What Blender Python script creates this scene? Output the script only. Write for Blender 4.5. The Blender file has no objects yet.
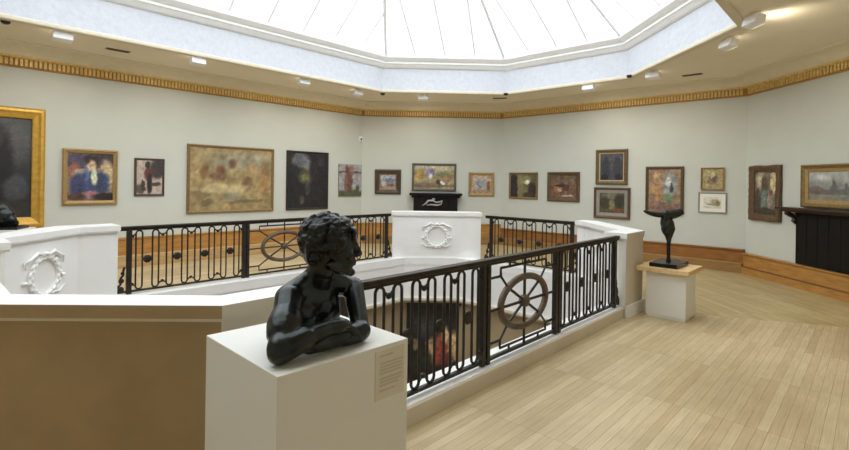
import bpy, bmesh, math, random
from mathutils import Vector, Matrix, noise
PI = math.pi
random.seed(7)
S = bpy.context.scene
COL = S.collection

# ------------------------------------------------------------------ camera
cam_d = bpy.data.cameras.new('camera')
cam_d.sensor_width = 36.0
cam_d.lens = 487.5 / 849 * 36.0
cam_d.shift_y = -42.8 / 849
cam_d.clip_start = 0.02
cam = bpy.data.objects.new('camera', cam_d)
COL.objects.link(cam)
cam.matrix_world = (Matrix.Translation((0, 0, 1.65)) @ Matrix.Rotation(-0.0348, 4, 'Z')
                    @ Matrix.Rotation(PI / 2, 4, 'X') @ Matrix.Rotation(0.0149, 4, 'Z'))
S.camera = cam

# ------------------------------------------------------------------ world, exposure
SKY_STRENGTH = 1.95
world = bpy.data.worlds.new('overcast_sky')
S.world = world
world.use_nodes = True
bg = world.node_tree.nodes['Background']
bg.inputs['Color'].default_value = (0.93, 0.97, 1.0, 1)
bg.inputs['Strength'].default_value = SKY_STRENGTH
S.view_settings.view_transform = 'Standard'
S.view_settings.look = 'None'
S.view_settings.gamma = 1.0
S.view_settings.use_curve_mapping = False
S.view_settings.exposure = 0.69
S.cycles.use_denoising = True
S.cycles.max_bounces = 10
S.cycles.diffuse_bounces = 6
S.cycles.sample_clamp_indirect = 8.0

def sky_portal(loc, sx, sy):
    l = bpy.data.lights.new('skylight_portal', 'AREA')
    l.shape = 'RECTANGLE'; l.size = sx; l.size_y = sy
    l.cycles.is_portal = True
    o = bpy.data.objects.new('skylight_portal', l); COL.objects.link(o); o.location = loc
    o.rotation_euler = (0, 0, PI / 4)
sky_portal((-0.45, 6.15, 4.44), 11.6, 7.4)

SPOT_POWER = 20.0
SPOT_COLOR = (1.0, 0.9, 0.72)

# ------------------------------------------------------------------ materials
def lin(c):
    return tuple(((v / 255.0) / 12.92 if v / 255.0 <= 0.04045 else ((v / 255.0 + 0.055) / 1.055) ** 2.4) for v in c)

MATS = {}
def mat(name, rgb, rough=0.5, metal=0.0, var=0.12, scale=8.0, bump=0.0, bscale=40.0, spec=0.5, coat=0.0):
    """plain procedural material: colour with soft noise variation and optional bump"""
    if name in MATS: return MATS[name]
    m = bpy.data.materials.new(name); MATS[name] = m; m.use_nodes = True
    nt = m.node_tree; N = nt.nodes; L = nt.links
    b = N['Principled BSDF']
    b.inputs['Roughness'].default_value = rough
    b.inputs['Metallic'].default_value = metal
    b.inputs['Specular IOR Level'].default_value = spec
    b.inputs['Coat Weight'].default_value = coat
    tc = N.new('ShaderNodeTexCoord')
    no = N.new('ShaderNodeTexNoise'); no.inputs['Scale'].default_value = scale; no.inputs['Detail'].default_value = 5
    L.new(tc.outputs['Object'], no.inputs['Vector'])
    cr = N.new('ShaderNodeValToRGB'); L.new(no.outputs['Fac'], cr.inputs['Fac'])
    c = lin(rgb)
    cr.color_ramp.elements[0].position = 0.3; cr.color_ramp.elements[1].position = 0.7
    cr.color_ramp.elements[0].color = tuple(min(1, v * (1 - var)) for v in c) + (1,)
    cr.color_ramp.elements[1].color = tuple(min(1, v * (1 + var)) for v in c) + (1,)
    L.new(cr.outputs['Color'], b.inputs['Base Color'])
    if bump:
        n2 = N.new('ShaderNodeTexNoise'); n2.inputs['Scale'].default_value = bscale; n2.inputs['Detail'].default_value = 4
        L.new(tc.outputs['Object'], n2.inputs['Vector'])
        bp = N.new('ShaderNodeBump'); bp.inputs['Strength'].default_value = bump; bp.inputs['Distance'].default_value = 0.01
        L.new(n2.outputs['Fac'], bp.inputs['Height']); L.new(bp.outputs['Normal'], b.inputs['Normal'])
    return m

def wood_floor(name, angle, tone=1.0):
    m = bpy.data.materials.new(name); m.use_nodes = True
    nt = m.node_tree; N = nt.nodes; L = nt.links; b = N['Principled BSDF']
    tc = N.new('ShaderNodeTexCoord'); mp = N.new('ShaderNodeMapping')
    mp.inputs['Rotation'].default_value = (0, 0, -angle)
    L.new(tc.outputs['Object'], mp.inputs['Vector'])
    br = N.new('ShaderNodeTexBrick')
    br.offset = 0.37; br.offset_frequency = 1; br.squash = 1.0
    br.inputs['Scale'].default_value = 1.0
    br.inputs['Brick Width'].default_value = 1.1; br.inputs['Row Height'].default_value = 0.066
    br.inputs['Mortar Size'].default_value = 0.0014; br.inputs['Mortar Smooth'].default_value = 0.3
    br.inputs['Color1'].default_value = lin((222 * tone, 203 * tone, 167 * tone * tone)) + (1,)
    br.inputs['Color2'].default_value = lin((203 * tone, 180 * tone, 141 * tone * tone)) + (1,)
    br.inputs['Mortar'].default_value = lin((150, 124, 86)) + (1,)
    L.new(mp.outputs['Vector'], br.inputs['Vector'])
    gm = N.new('ShaderNodeMapping'); gm.inputs['Scale'].default_value = (1.2, 26, 1)
    L.new(mp.outputs['Vector'], gm.inputs['Vector'])
    gr = N.new('ShaderNodeTexNoise'); gr.inputs['Scale'].default_value = 3; gr.inputs['Detail'].default_value = 6
    L.new(gm.outputs['Vector'], gr.inputs['Vector'])
    mx = N.new('ShaderNodeMix'); mx.data_type = 'RGBA'; mx.blend_type = 'MULTIPLY'; mx.inputs['Factor'].default_value = 0.55
    gc = N.new('ShaderNodeValToRGB'); L.new(gr.outputs['Fac'], gc.inputs['Fac'])
    gc.color_ramp.elements[0].position = 0.3; gc.color_ramp.elements[0].color = (0.72, 0.68, 0.6, 1)
    gc.color_ramp.elements[1].position = 0.65; gc.color_ramp.elements[1].color = (1, 1, 1, 1)
    L.new(br.outputs['Color'], mx.inputs['A']); L.new(gc.outputs['Color'], mx.inputs['B'])
    wn = N.new('ShaderNodeTexNoise'); wn.inputs['Scale'].default_value = 0.9; wn.inputs['Detail'].default_value = 7; wn.inputs['Roughness'].default_value = 0.65
    L.new(tc.outputs['Object'], wn.inputs['Vector'])
    wc = N.new('ShaderNodeValToRGB'); L.new(wn.outputs['Fac'], wc.inputs['Fac'])
    wc.color_ramp.elements[0].position = 0.32; wc.color_ramp.elements[0].color = (0.74, 0.72, 0.68, 1)
    wc.color_ramp.elements[1].position = 0.6; wc.color_ramp.elements[1].color = (1, 1, 1, 1)
    m2 = N.new('ShaderNodeMix'); m2.data_type = 'RGBA'; m2.blend_type = 'MULTIPLY'; m2.inputs['Factor'].default_value = 0.8
    L.new(mx.outputs['Result'], m2.inputs['A']); L.new(wc.outputs['Color'], m2.inputs['B'])
    L.new(m2.outputs['Result'], b.inputs['Base Color'])
    rr = N.new('ShaderNodeMapRange'); rr.inputs['To Min'].default_value = 0.34; rr.inputs['To Max'].default_value = 0.55
    L.new(wn.outputs['Fac'], rr.inputs['Value']); L.new(rr.outputs['Result'], b.inputs['Roughness'])
    bp = N.new('ShaderNodeBump'); bp.inputs['Strength'].default_value = 0.15; bp.inputs['Distance'].default_value = 0.004
    L.new(br.outputs['Fac'], bp.inputs['Height']); bp.invert = True
    L.new(bp.outputs['Normal'], b.inputs['Normal'])
    return m

def wood(name, c1, c2, rough=0.4, stretch=(0.6, 9, 9)):
    if name in MATS: return MATS[name]
    m = bpy.data.materials.new(name); MATS[name] = m; m.use_nodes = True
    nt = m.node_tree; N = nt.nodes; L = nt.links; b = N['Principled BSDF']
    tc = N.new('ShaderNodeTexCoord'); mp = N.new('ShaderNodeMapping'); mp.inputs['Scale'].default_value = stretch
    L.new(tc.outputs['Object'], mp.inputs['Vector'])
    no = N.new('ShaderNodeTexNoise'); no.inputs['Scale'].default_value = 3; no.inputs['Detail'].default_value = 6; no.inputs['Distortion'].default_value = 0.5
    L.new(mp.outputs['Vector'], no.inputs['Vector'])
    cr = N.new('ShaderNodeValToRGB'); L.new(no.outputs['Fac'], cr.inputs['Fac'])
    cr.color_ramp.elements[0].position = 0.3; cr.color_ramp.elements[0].color = lin(c1) + (1,)
    cr.color_ramp.elements[1].position = 0.7; cr.color_ramp.elements[1].color = lin(c2) + (1,)
    L.new(cr.outputs['Color'], b.inputs['Base Color']); b.inputs['Roughness'].default_value = rough
    return m

def canvas_mat():
    if 'oil_paint' in MATS: return MATS['oil_paint']
    m = bpy.data.materials.new('oil_paint'); MATS['oil_paint'] = m; m.use_nodes = True
    nt = m.node_tree; N = nt.nodes; L = nt.links; b = N['Principled BSDF']
    at = N.new('ShaderNodeAttribute'); at.attribute_name = 'Pigment'
    L.new(at.outputs['Color'], b.inputs['Base Color']); b.inputs['Roughness'].default_value = 0.45
    tc = N.new('ShaderNodeTexCoord'); n2 = N.new('ShaderNodeTexNoise'); n2.inputs['Scale'].default_value = 45
    L.new(tc.outputs['Object'], n2.inputs['Vector'])
    bp = N.new('ShaderNodeBump'); bp.inputs['Strength'].default_value = 0.25; bp.inputs['Distance'].default_value = 0.006
    L.new(n2.outputs['Fac'], bp.inputs['Height']); L.new(bp.outputs['Normal'], b.inputs['Normal'])
    return m

def glass_mat():
    m = bpy.data.materials.new('frosted_roof_glass'); m.use_nodes = True
    nt = m.node_tree; N = nt.nodes; L = nt.links
    N.remove(N['Principled BSDF']); out = N['Material Output']
    tr = N.new('ShaderNodeBsdfTransparent'); tr.inputs['Color'].default_value = (0.97, 0.985, 1, 1)
    tl = N.new('ShaderNodeBsdfTranslucent'); tl.inputs['Color'].default_value = (0.95, 0.97, 1, 1)
    gl = N.new('ShaderNodeBsdfGlossy'); gl.inputs['Roughness'].default_value = 0.1
    a = N.new('ShaderNodeMixShader'); a.inputs['Fac'].default_value = 0.2
    c = N.new('ShaderNodeMixShader'); c.inputs['Fac'].default_value = 0.04
    L.new(tr.outputs[0], a.inputs[1]); L.new(tl.outputs[0], a.inputs[2])
    L.new(a.outputs[0], c.inputs[1]); L.new(gl.outputs[0], c.inputs[2]); L.new(c.outputs[0], out.inputs['Surface'])
    return m

def lamp_mat(name, col, strength):
    if name in MATS: return MATS[name]
    m = bpy.data.materials.new(name); MATS[name] = m; m.use_nodes = True
    b = m.node_tree.nodes['Principled BSDF']
    b.inputs['Base Color'].default_value = (0.9, 0.9, 0.85, 1)
    b.inputs['Emission Color'].default_value = tuple(col) + (1,); b.inputs['Emission Strength'].default_value = strength
    return m

WALL = mat('sage_wall_paint', (203, 207, 200), 0.75, var=0.02, scale=2)
CEIL = mat('ceiling_paint', (238, 228, 206), 0.8, var=0.02, scale=2)
COVE = mat('cove_plaster', (224, 214, 190), 0.75, var=0.03)
WHITE = mat('white_plaster', (238, 238, 236), 0.6, var=0.02, bump=0.05)
MARBLE = mat('white_marble', (240, 239, 236), 0.4, var=0.025, scale=3)
FRIEZE = mat('lantern_frieze_plaster', (209, 212, 219), 0.7, var=0.05, scale=14, bump=0.9, bscale=9)
TANSTONE = mat('tan_limestone', (170, 146, 108), 0.6, var=0.08, scale=3.5, bump=0.08)
BEIGE = mat('beige_stone', (216, 207, 189), 0.5, var=0.05, scale=4)
GILT = mat('gilt_cornice', (222, 192, 124), 0.45, metal=0.1, var=0.2, scale=20)
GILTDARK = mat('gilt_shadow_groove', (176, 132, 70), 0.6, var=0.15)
OAK = wood('orange_oak', (158, 112, 54), (190, 140, 74), 0.38, (1.2, 1.2, 7))
OAKDARK = wood('dark_oak_trim', (98, 60, 28), (128, 80, 38), 0.35)
OAKMID = wood('brown_oak', (128, 82, 38), (156, 106, 54), 0.35, (1.2, 1.2, 7))
OAKLOW = wood('skirting_low_brown', (138, 104, 60), (160, 124, 76), 0.35, (1.2, 1.2, 7))
SKIRTPALE = wood('skirting_low_pale', (176, 142, 92), (198, 166, 118), 0.35, (1.2, 1.2, 7))
PALEWOOD = wood('pale_ply_top', (214, 178, 122), (232, 200, 148), 0.45)
IRON = mat('painted_wrought_iron', (50, 46, 42), 0.42, metal=0.5, var=0.25, scale=25, bump=0.1)
IRONRAIL = mat('bronze_handrail', (48, 42, 35), 0.35, metal=0.6, var=0.2, scale=12)
PATINA = mat('brown_patina_iron', (98, 84, 68), 0.5, metal=0.4, var=0.2, scale=25, bump=0.15)
BRONZE = mat('dark_bronze', (54, 57, 56), 0.27, metal=0.8, var=0.35, scale=14, bump=0.22, bscale=30)
BRONZEHAIR = mat('dark_bronze_hair', (40, 42, 42), 0.38, metal=0.6, var=0.35, scale=18, bump=0.25, bscale=60)
PLINTH = mat('white_plinth_paint', (230, 229, 222), 0.55, var=0.015, scale=2)
SLATE = mat('black_fireplace_slate', (14, 13, 13), 0.5, var=0.3, scale=5, spec=.25)
MANTELWOOD = mat('dark_mantel', (56, 36, 26), 0.35, var=0.2, scale=6)
RELIEF = mat('silver_relief', (178, 180, 178), 0.4, metal=0.4, var=0.1)
PLASTIC = mat('white_lamp_housing', (250, 251, 253), 0.4, var=0.01)
BLACKPL = mat('black_plastic', (22, 22, 22), 0.4, var=0.1)
CARD = mat('label_card', (220, 212, 194), 0.7, var=0.02)
PRINT = mat('grey_print', (200, 191, 172), 0.8, var=0.05)

# ------------------------------------------------------------------ mesh helpers
def obj(name, bm, m, parent=None, smooth=False, loc=None, rot=None):
    me = bpy.data.meshes.new(name)
    bm.normal_update(); bm.to_mesh(me); bm.free()
    for x in (m if isinstance(m, (list, tuple)) else [m]): me.materials.append(x)
    if smooth:
        for p in me.polygons: p.use_smooth = True
    o = bpy.data.objects.new(name, me); COL.objects.link(o)
    if parent: o.parent = parent
    if loc: o.location = loc
    if rot: o.rotation_euler = rot
    return o

def tag(o, label, cat, group=None):
    o['label'] = label; o['category'] = cat
    if group: o['group'] = group
    return o

def thing(name, label, cat, loc=(0, 0, 0), rotz=0.0, group=None):
    o = bpy.data.objects.new(name, None); COL.objects.link(o)
    o.empty_display_size = 0.1
    o.location = loc; o.rotation_euler = (0, 0, rotz)
    return tag(o, label, cat, group)

def struct(name, bm, m, parent=None, smooth=False):
    o = obj(name, bm, m, parent, smooth)
    if not parent: o['kind'] = 'structure'
    return o

def box(bm, x0, x1, y0, y1, z0, z1, bevel=0.0, M=None, mi=0):
    vs = [bm.verts.new(v) for v in ((x0, y0, z0), (x1, y0, z0), (x1, y1, z0), (x0, y1, z0), (x0, y0, z1), (x1, y0, z1), (x1, y1, z1), (x0, y1, z1))]
    fs = [bm.faces.new([vs[i] for i in f]) for f in ((0, 3, 2, 1), (4, 5, 6, 7), (0, 1, 5, 4), (1, 2, 6, 5), (2, 3, 7, 6), (3, 0, 4, 7))]
    for f in fs: f.material_index = mi
    if bevel:
        es = list({e for f in fs for e in f.edges})
        r = bmesh.ops.bevel(bm, geom=es, offset=bevel, segments=2, profile=0.5, affect='EDGES')
        vs = list({v for f in r['faces'] for v in f.verts} | {v for v in vs if v.is_valid})
    if M is not None: bmesh.ops.transform(bm, matrix=M, verts=[v for v in vs if v.is_valid])
    return vs

def prism(bm, poly, z0, z1, mi=0):
    a = [bm.verts.new((p[0], p[1], z0)) for p in poly]; b = [bm.verts.new((p[0], p[1], z1)) for p in poly]
    n = len(poly); fs = [bm.faces.new(list(reversed(a))), bm.faces.new(b)]
    for i in range(n): fs.append(bm.faces.new((a[i], a[(i + 1) % n], b[(i + 1) % n], b[i])))
    for f in fs: f.material_index = mi
    bmesh.ops.recalc_face_normals(bm, faces=fs)
    return fs

def tube(bm, pts, r, n=8, closed=False, cap=True):
    pts = [Vector(p) for p in pts]; k = len(pts); rings = []
    rr = r if isinstance(r, (list, tuple)) else [r] * k
    ref = None
    for i, p in enumerate(pts):
        if closed: t = pts[(i + 1) % k] - pts[i - 1]
        else: t = pts[min(i + 1, k - 1)] - pts[max(i - 1, 0)]
        t.normalize()
        if ref is None:
            ref = Vector((0, 0, 1)) if abs(t.z) < 0.9 else Vector((0, 1, 0))
        a = ref - t * ref.dot(t)
        if a.length < 1e-4: a = t.orthogonal()
        a.normalize(); ref = a; b = t.cross(a)
        rings.append([bm.verts.new(p + (a * math.cos(2 * PI * (j + .5) / n) + b * math.sin(2 * PI * (j + .5) / n)) * rr[i]) for j in range(n)])
    for i in range(k if closed else k - 1):
        A, B = rings[i], rings[(i + 1) % k]
        for j in range(n): bm.faces.new((A[j], A[(j + 1) % n], B[(j + 1) % n], B[j]))
    if not closed and cap:
        bm.faces.new(list(reversed(rings[0]))); bm.faces.new(rings[-1])

def lathe(bm, prof, c=(0, 0, 0), n=24, M=None):
    rings = []; allv = []
    for r, z in prof:
        ring = [bm.verts.new((c[0] + r * math.cos(2 * PI * j / n), c[1] + r * math.sin(2 * PI * j / n), c[2] + z)) for j in range(n)]
        rings.append(ring); allv += ring
    for A, B in zip(rings, rings[1:]):
        for j in range(n): bm.faces.new((A[j], A[(j + 1) % n], B[(j + 1) % n], B[j]))
    bm.faces.new(list(reversed(rings[0]))); bm.faces.new(rings[-1])
    if M is not None: bmesh.ops.transform(bm, matrix=M, verts=allv)

def ball(bm, c, r, M=None, sub=2):
    r = r if isinstance(r, (list, tuple)) else (r, r, r)
    m = Matrix.Translation(c) @ (M.to_4x4() if M is not None else Matrix.Identity(4)) @ Matrix.Diagonal((r[0], r[1], r[2], 1))
    bmesh.ops.create_icosphere(bm, subdivisions=sub, radius=1, matrix=m)

def limb(bm, a, b, ra, rb, n=14):
    """rounded tapering capsule"""
    a = Vector(a); b = Vector(b); d = (b - a).normalized(); pts = []; rs = []
    for k in range(5):
        t = k / 4 * PI / 2; pts.append(a - d * ra * math.cos(t) * 0.999); rs.append(max(0.0015, ra * math.sin(t)))
    for k in range(5):
        t = k / 4 * PI / 2; pts.append(b + d * rb * math.sin(t) * 0.999); rs.append(max(0.0015, rb * math.cos(t)))
    tube(bm, pts, rs, n)

def fuse(name, bm, voxel, m, parent, smooth_iter=4, floor=None, loc=None, rot=None):
    """melt overlapping closed shapes into one continuous skin"""
    me = bpy.data.meshes.new(name + '_raw'); bmesh.ops.recalc_face_normals(bm, faces=bm.faces[:]); bm.to_mesh(me); bm.free()
    o = bpy.data.objects.new(name + '_raw', me); COL.objects.link(o)
    r = o.modifiers.new('r', 'REMESH'); r.mode = 'VOXEL'; r.voxel_size = voxel; r.use_smooth_shade = True
    if smooth_iter:
        s = o.modifiers.new('s', 'SMOOTH'); s.factor = 0.5; s.iterations = smooth_iter
    dg = bpy.context.evaluated_depsgraph_get()
    new = bpy.data.meshes.new_from_object(o.evaluated_get(dg)); new.name = name
    bpy.data.objects.remove(o); bpy.data.meshes.remove(me)
    new.materials.clear(); new.materials.append(m)
    for v in new.vertices:
        if floor is not None and v.co.z < floor: v.co.z = floor
    for p in new.polygons: p.use_smooth = True
    ob = bpy.data.objects.new(name, new); COL.objects.link(ob); ob.parent = parent
    if loc: ob.location = loc
    if rot: ob.rotation_euler = rot
    return ob

# ------------------------------------------------------------------ plan of the eight sided gallery
IDX = dict(A=1, B=0, C=-1, D=-2, E=-3, F=4, G=3, H=2)
ORDER = 'ABCDEFGH'          # clockwise seen from above, A = long wall on the left
def nrm(k):
    a = PI / 2 + IDX[k] * PI / 4
    return Vector((math.cos(a), math.sin(a)))
def right(k):               # to the right for someone facing the wall
    n = nrm(k); return Vector((n.y, -n.x))
def meet(a, sa, b, sb):
    na, nb = nrm(a), nrm(b); det = na.x * nb.y - na.y * nb.x
    return Vector(((sa * nb.y - sb * na.y) / det, (na.x * sb - nb.x * sa) / det))
def corners(sup, off=0.0):  # vertex i lies between side i and side i+1
    return [meet(ORDER[i], sup[ORDER[i]] + off, ORDER[(i + 1) % 8], sup[ORDER[(i + 1) % 8]] + off) for i in range(8)]
OUT = dict(A=10.145, B=13.116, C=11.069, D=6.504, E=0.95, F=1.2, G=3.3, H=7.6)
r2 = math.sqrt(0.5)
WELL = dict(A=10.04 * r2, B=9.93, C=11.0 * r2, D=3.05, E=-3.36 * r2, F=-2.57, G=-0.3 * r2, H=4.05)
LANT = dict(A=8.45, B=11.34, C=9.62, D=4.25, E=-1.34, F=-0.86, G=1.82, H=5.41)
CZ = 3.75
SIDE_NAME = dict(A='left', B='back', C='back_right', D='right', E='near_right', F='near', G='near_left', H='far_left')

def side_quad(bm, k, sa, sb, za, zb, mi=0):
    """one face along side k between two support tables/offset heights"""
    i = ORDER.index(k)
    p0, p1 = corners(sa)[i - 1], corners(sa)[i]
    q0, q1 = corners(sb)[i - 1], corners(sb)[i]
    vs = [bm.verts.new((p0.x, p0.y, za)), bm.verts.new((p1.x, p1.y, za)), bm.verts.new((q1.x, q1.y, zb)), bm.verts.new((q0.x, q0.y, zb))]
    f = bm.faces.new(vs); f.material_index = mi
    return f
def shift(sup, d): return {k: v + d for k, v in sup.items()}

def side_profile(bm, k, sup, prof, mi=0):
    """closed profile [(offset inward, z)] swept along side k, mitred at the corners"""
    i = ORDER.index(k); A = []; B = []
    for d, z in prof:
        c = corners(sup, -d); A.append(bm.verts.new((c[i - 1].x, c[i - 1].y, z))); B.append(bm.verts.new((c[i].x, c[i].y, z)))
    n = len(prof); fs = []
    for j in range(n): fs.append(bm.faces.new((A[j], A[(j + 1) % n], B[(j + 1) % n], B[j])))
    fs.append(bm.faces.new(A)); fs.append(bm.faces.new(list(reversed(B))))
    for f in fs: f.material_index = mi
    bmesh.ops.recalc_face_normals(bm, faces=fs)

# ------------------------------------------------------------------ room shell
ANG = dict(A=PI / 4, B=0, C=-PI / 4, D=PI / 2, E=PI / 4, F=0, G=-PI / 4, H=PI / 2)
fm = [wood_floor('oak_strip_floor_' + n, a, t) for n, a, t in (('diagonal', PI / 4, .98), ('across', 0, .95), ('counter_diagonal', -PI / 4, .92), ('lengthwise', PI / 2, .91))]
bm = bmesh.new()
for k in ORDER: side_quad(bm, k, OUT, WELL, 0, 0, {'A': 0, 'B': 1, 'C': 2, 'D': 3, 'E': 0, 'F': 1, 'G': 2, 'H': 3}[k])
for f in bm.faces:
    f.normal_update()
    if f.normal.z < 0: f.normal_flip()
struct('floor', bm, fm)

bm = bmesh.new()
co, cl = corners(OUT), corners(shift(LANT, .02))
for i in range(8):
    prism(bm, [co[i - 1], co[i], cl[i], cl[i - 1]], CZ, CZ + 0.1)
struct('ceiling', bm, CEIL)

for k in ORDER:
    bm = bmesh.new()
    side_profile(bm, k, OUT, [(0, -0.02), (0, CZ), (-0.2, CZ), (-0.2, -0.02)])
    struct('wall_' + SIDE_NAME[k], bm, WALL)

# timber skirting with a moulded cap, taller on the left and far walls
SK = dict(A=.55, B=.55, C=.45, D=.39, E=.39, F=.39, G=.5, H=.55)
for k in ORDER:
    h = SK[k]; b0 = .23 if k in 'AB' else .19 if k == 'C' else .14; bm = bmesh.new()
    side_profile(bm, k, OUT, [(0, 0), (.10, 0), (.10, b0 - .02), (.085, b0 - .005), (.06, b0), (.06, h - .05), (.075, h - .035), (.085, h - .02), (.085, h), (0, h)])
    for f in bm.faces:
        z = f.calc_center_median().z
        if .125 < z < .145 and k in 'DEFGH': f.material_index = 1
        if z < .23 and k in 'ABC': f.material_index = 2  # lowest part of the skirting has its own tone, palest on A
    struct('baseboard_' + SIDE_NAME[k], bm, [OAK if k != 'C' else OAKMID, OAKDARK, SKIRTPALE if k == 'A' else OAKLOW])

# gilded cornice with upright flutes, then the plaster cove up to the ceiling
n_trim = 0
for k in ORDER:
    i = ORDER.index(k); bm = bmesh.new()
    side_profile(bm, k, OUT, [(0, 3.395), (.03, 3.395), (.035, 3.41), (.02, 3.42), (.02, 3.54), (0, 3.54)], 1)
    side_profile(bm, k, OUT, [(0, 3.54), (.055, 3.54), (.075, 3.555), (.075, 3.575), (0, 3.575)], 0)
    c = corners(OUT); a, b = c[i - 1], c[i]; L = (b - a).length; n = nrm(k); t = (b - a).normalized()
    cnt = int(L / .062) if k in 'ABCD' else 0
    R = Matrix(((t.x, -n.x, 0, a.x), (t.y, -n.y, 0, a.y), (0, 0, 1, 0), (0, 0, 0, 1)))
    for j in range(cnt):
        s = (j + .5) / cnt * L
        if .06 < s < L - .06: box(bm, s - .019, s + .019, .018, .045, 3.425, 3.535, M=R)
    n_trim += 1
    struct('trim_%d' % n_trim, bm, [GILT, GILTDARK])
for k in ORDER:
    bm = bmesh.new()
    prof = [(0, 3.575), (.09, 3.575), (.10, 3.59)] + [(.10 + .24 * (1 - math.cos(t)), 3.59 + .13 * math.sin(t)) for t in [j / 6 * PI / 2 for j in range(7)]] + [(.36, 3.735), (.36, CZ), (0, CZ)]
    side_profile(bm, k, OUT, prof)
    n_trim += 1
    struct('trim_%d' % n_trim, bm, COVE)

# lantern: soffit bead, ornamented frieze, stepped mouldings
bm = bmesh.new()
for k in ORDER:
    side_profile(bm, k, LANT, [(-.08, CZ - .03), (.02, CZ - .03), (.03, CZ - .015), (.03, CZ + .02), (.02, CZ + .03), (-.015, CZ + .03), (-.015, CZ - .004), (-.08, CZ - .004)])
n_trim += 1; struct('trim_%d' % n_trim, bm, COVE)
bm = bmesh.new()
for k in ORDER: side_profile(bm, k, LANT, [(0, CZ + .005), (0, 4.28), (-.12, 4.28), (-.12, CZ + .005)])
n_trim += 1; struct('trim_%d' % n_trim, bm, FRIEZE)
bm = bmesh.new()
for k in ORDER: side_profile(bm, k, LANT, [(-.12, 4.28), (.02, 4.28), (.05, 4.30), (.10, 4.36), (.12, 4.37), (.12, 4.41), (.15, 4.43), (.21, 4.49), (.21, 4.54), (.16, 4.56), (-.12, 4.56)])
n_trim += 1; struct('trim_%d' % n_trim, bm, WHITE)

# glazed roof of the lantern
EAVE = shift(LANT, -.17); EZ = 4.56
APEX = Vector((-.45, 6.15, 7.35))
ev = [Vector((c.x, c.y, EZ)) for c in corners(EAVE)]
glass = glass_mat()
BAR = mat('white_glazing_bar', (246, 246, 246), 0.5, var=0.02)
win = bpy.data.objects.new('window_1', None); COL.objects.link(win); win['kind'] = 'structure'
def bar_between(a, b, w, h):
    d = (b - a); L = d.length; x = d.normalized(); y = Vector((0, 0, 1)).cross(x).normalized(); z = x.cross(y)
    M = Matrix(((x.x, y.x, z.x, a.x), (x.y, y.y, z.y, a.y), (x.z, y.z, z.z, a.z), (0, 0, 0, 1)))
    b_ = bmesh.new(); box(b_, 0, L, -w / 2, w / 2, -h, 0, M=M); return b_
for i, k in enumerate(ORDER):
    a, b = ev[i - 1], ev[i]; up = Vector((0, 0, -.075))
    bm = bmesh.new(); bm.faces.new([bm.verts.new(v + up) for v in (a, b, APEX)])
    obj('pane', bm, glass, win)
    obj('glazing_bar', bar_between(b, APEX, .07, .05), BAR, win)
    L = (b - a).length; m = (a + b) / 2; d = (APEX - m); nb = max(2, round(L / .72))
    for j in range(1, nb):
        p = a.lerp(b, j / nb); f = j / nb
        ln = 2 * min(f, 1 - f)               # where the bar meets the hip
        obj('glazing_bar', bar_between(p, p + d * ln, .05, .03), BAR, win)

# ------------------------------------------------------------------ stair well: floor edge, kerbs, lower storey
bm = bmesh.new()
for k in ORDER: side_profile(bm, k, WELL, [(-.06, -.66), (.18, -.66), (.18, 0), (-.06, 0)])
n_trim += 1; struct('trim_%d' % n_trim, bm, WHITE)
bm = bmesh.new()
for k in ORDER: side_profile(bm, k, WELL, [(-.02, -.78), (.10, -.78), (.22, -.71), (.22, -.66), (-.02, -.66)])
n_trim += 1; struct('trim_%d' % n_trim, bm, BEIGE)
LOWW = mat('lower_hall_wall', (176, 158, 124), 0.7, var=0.06, scale=2)
for k in ORDER:
    bm = bmesh.new(); side_profile(bm, k, WELL, [(0.02, -4.6), (0.02, -.78), (-.25, -.78), (-.25, -4.6)])
    struct('wall_lower_' + SIDE_NAME[k], bm, LOWW)
bm = bmesh.new(); prism(bm, corners(shift(WELL, .1)), -4.7, -4.6); struct('floor_lower', bm, mat('lower_hall_floor', (150, 120, 84), 0.4, var=0.1))

KERB = {}
for k in 'ACEG':
    bm = bmesh.new()
    side_profile(bm, k, WELL, [(-.075, 0), (-.075, .10), (-.085, .105), (-.085, .125), (-.07, .14), (.19, .14), (.19, 0)])
    for f in bm.faces:
        c = f.calc_center_median()
        if c.z < .14 and f.normal.to_2d().dot(nrm(k)) > .5: f.material_index = 1
    n_trim += 1; KERB[k] = struct('trim_%d' % n_trim, bm, [MARBLE, BEIGE])

# ------------------------------------------------------------------ balustrade piers
def offset_line(pts, d):
    """offset an open polyline to its right by d, mitred"""
    out = []
    for i, p in enumerate(pts):
        p = Vector(p)
        if i == 0: t = (Vector(pts[1]) - p).normalized(); out.append(p + Vector((t.y, -t.x)) * d); continue
        if i == len(pts) - 1: t = (p - Vector(pts[-2])).normalized(); out.append(p + Vector((t.y, -t.x)) * d); continue
        t0 = (p - Vector(pts[i - 1])).normalized(); t1 = (Vector(pts[i + 1]) - p).normalized()
        n0 = Vector((t0.y, -t0.x)); n1 = Vector((t1.y, -t1.x)); b = (n0 + n1).normalized()
        out.append(p + b * (d / b.dot(n0)))
    return out
def extend(pts, e):
    a, b = Vector(pts[0]), Vector(pts[1]); y, z = Vector(pts[-2]), Vector(pts[-1])
    return [a - (b - a).normalized() * e] + [Vector(p) for p in pts[1:-1]] + [z + (z - y).normalized() * e]
def band(pts, din, dout, e=0.0):
    p = extend(pts, e); return offset_line(p, din) + list(reversed(offset_line(p, -dout)))
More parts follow.
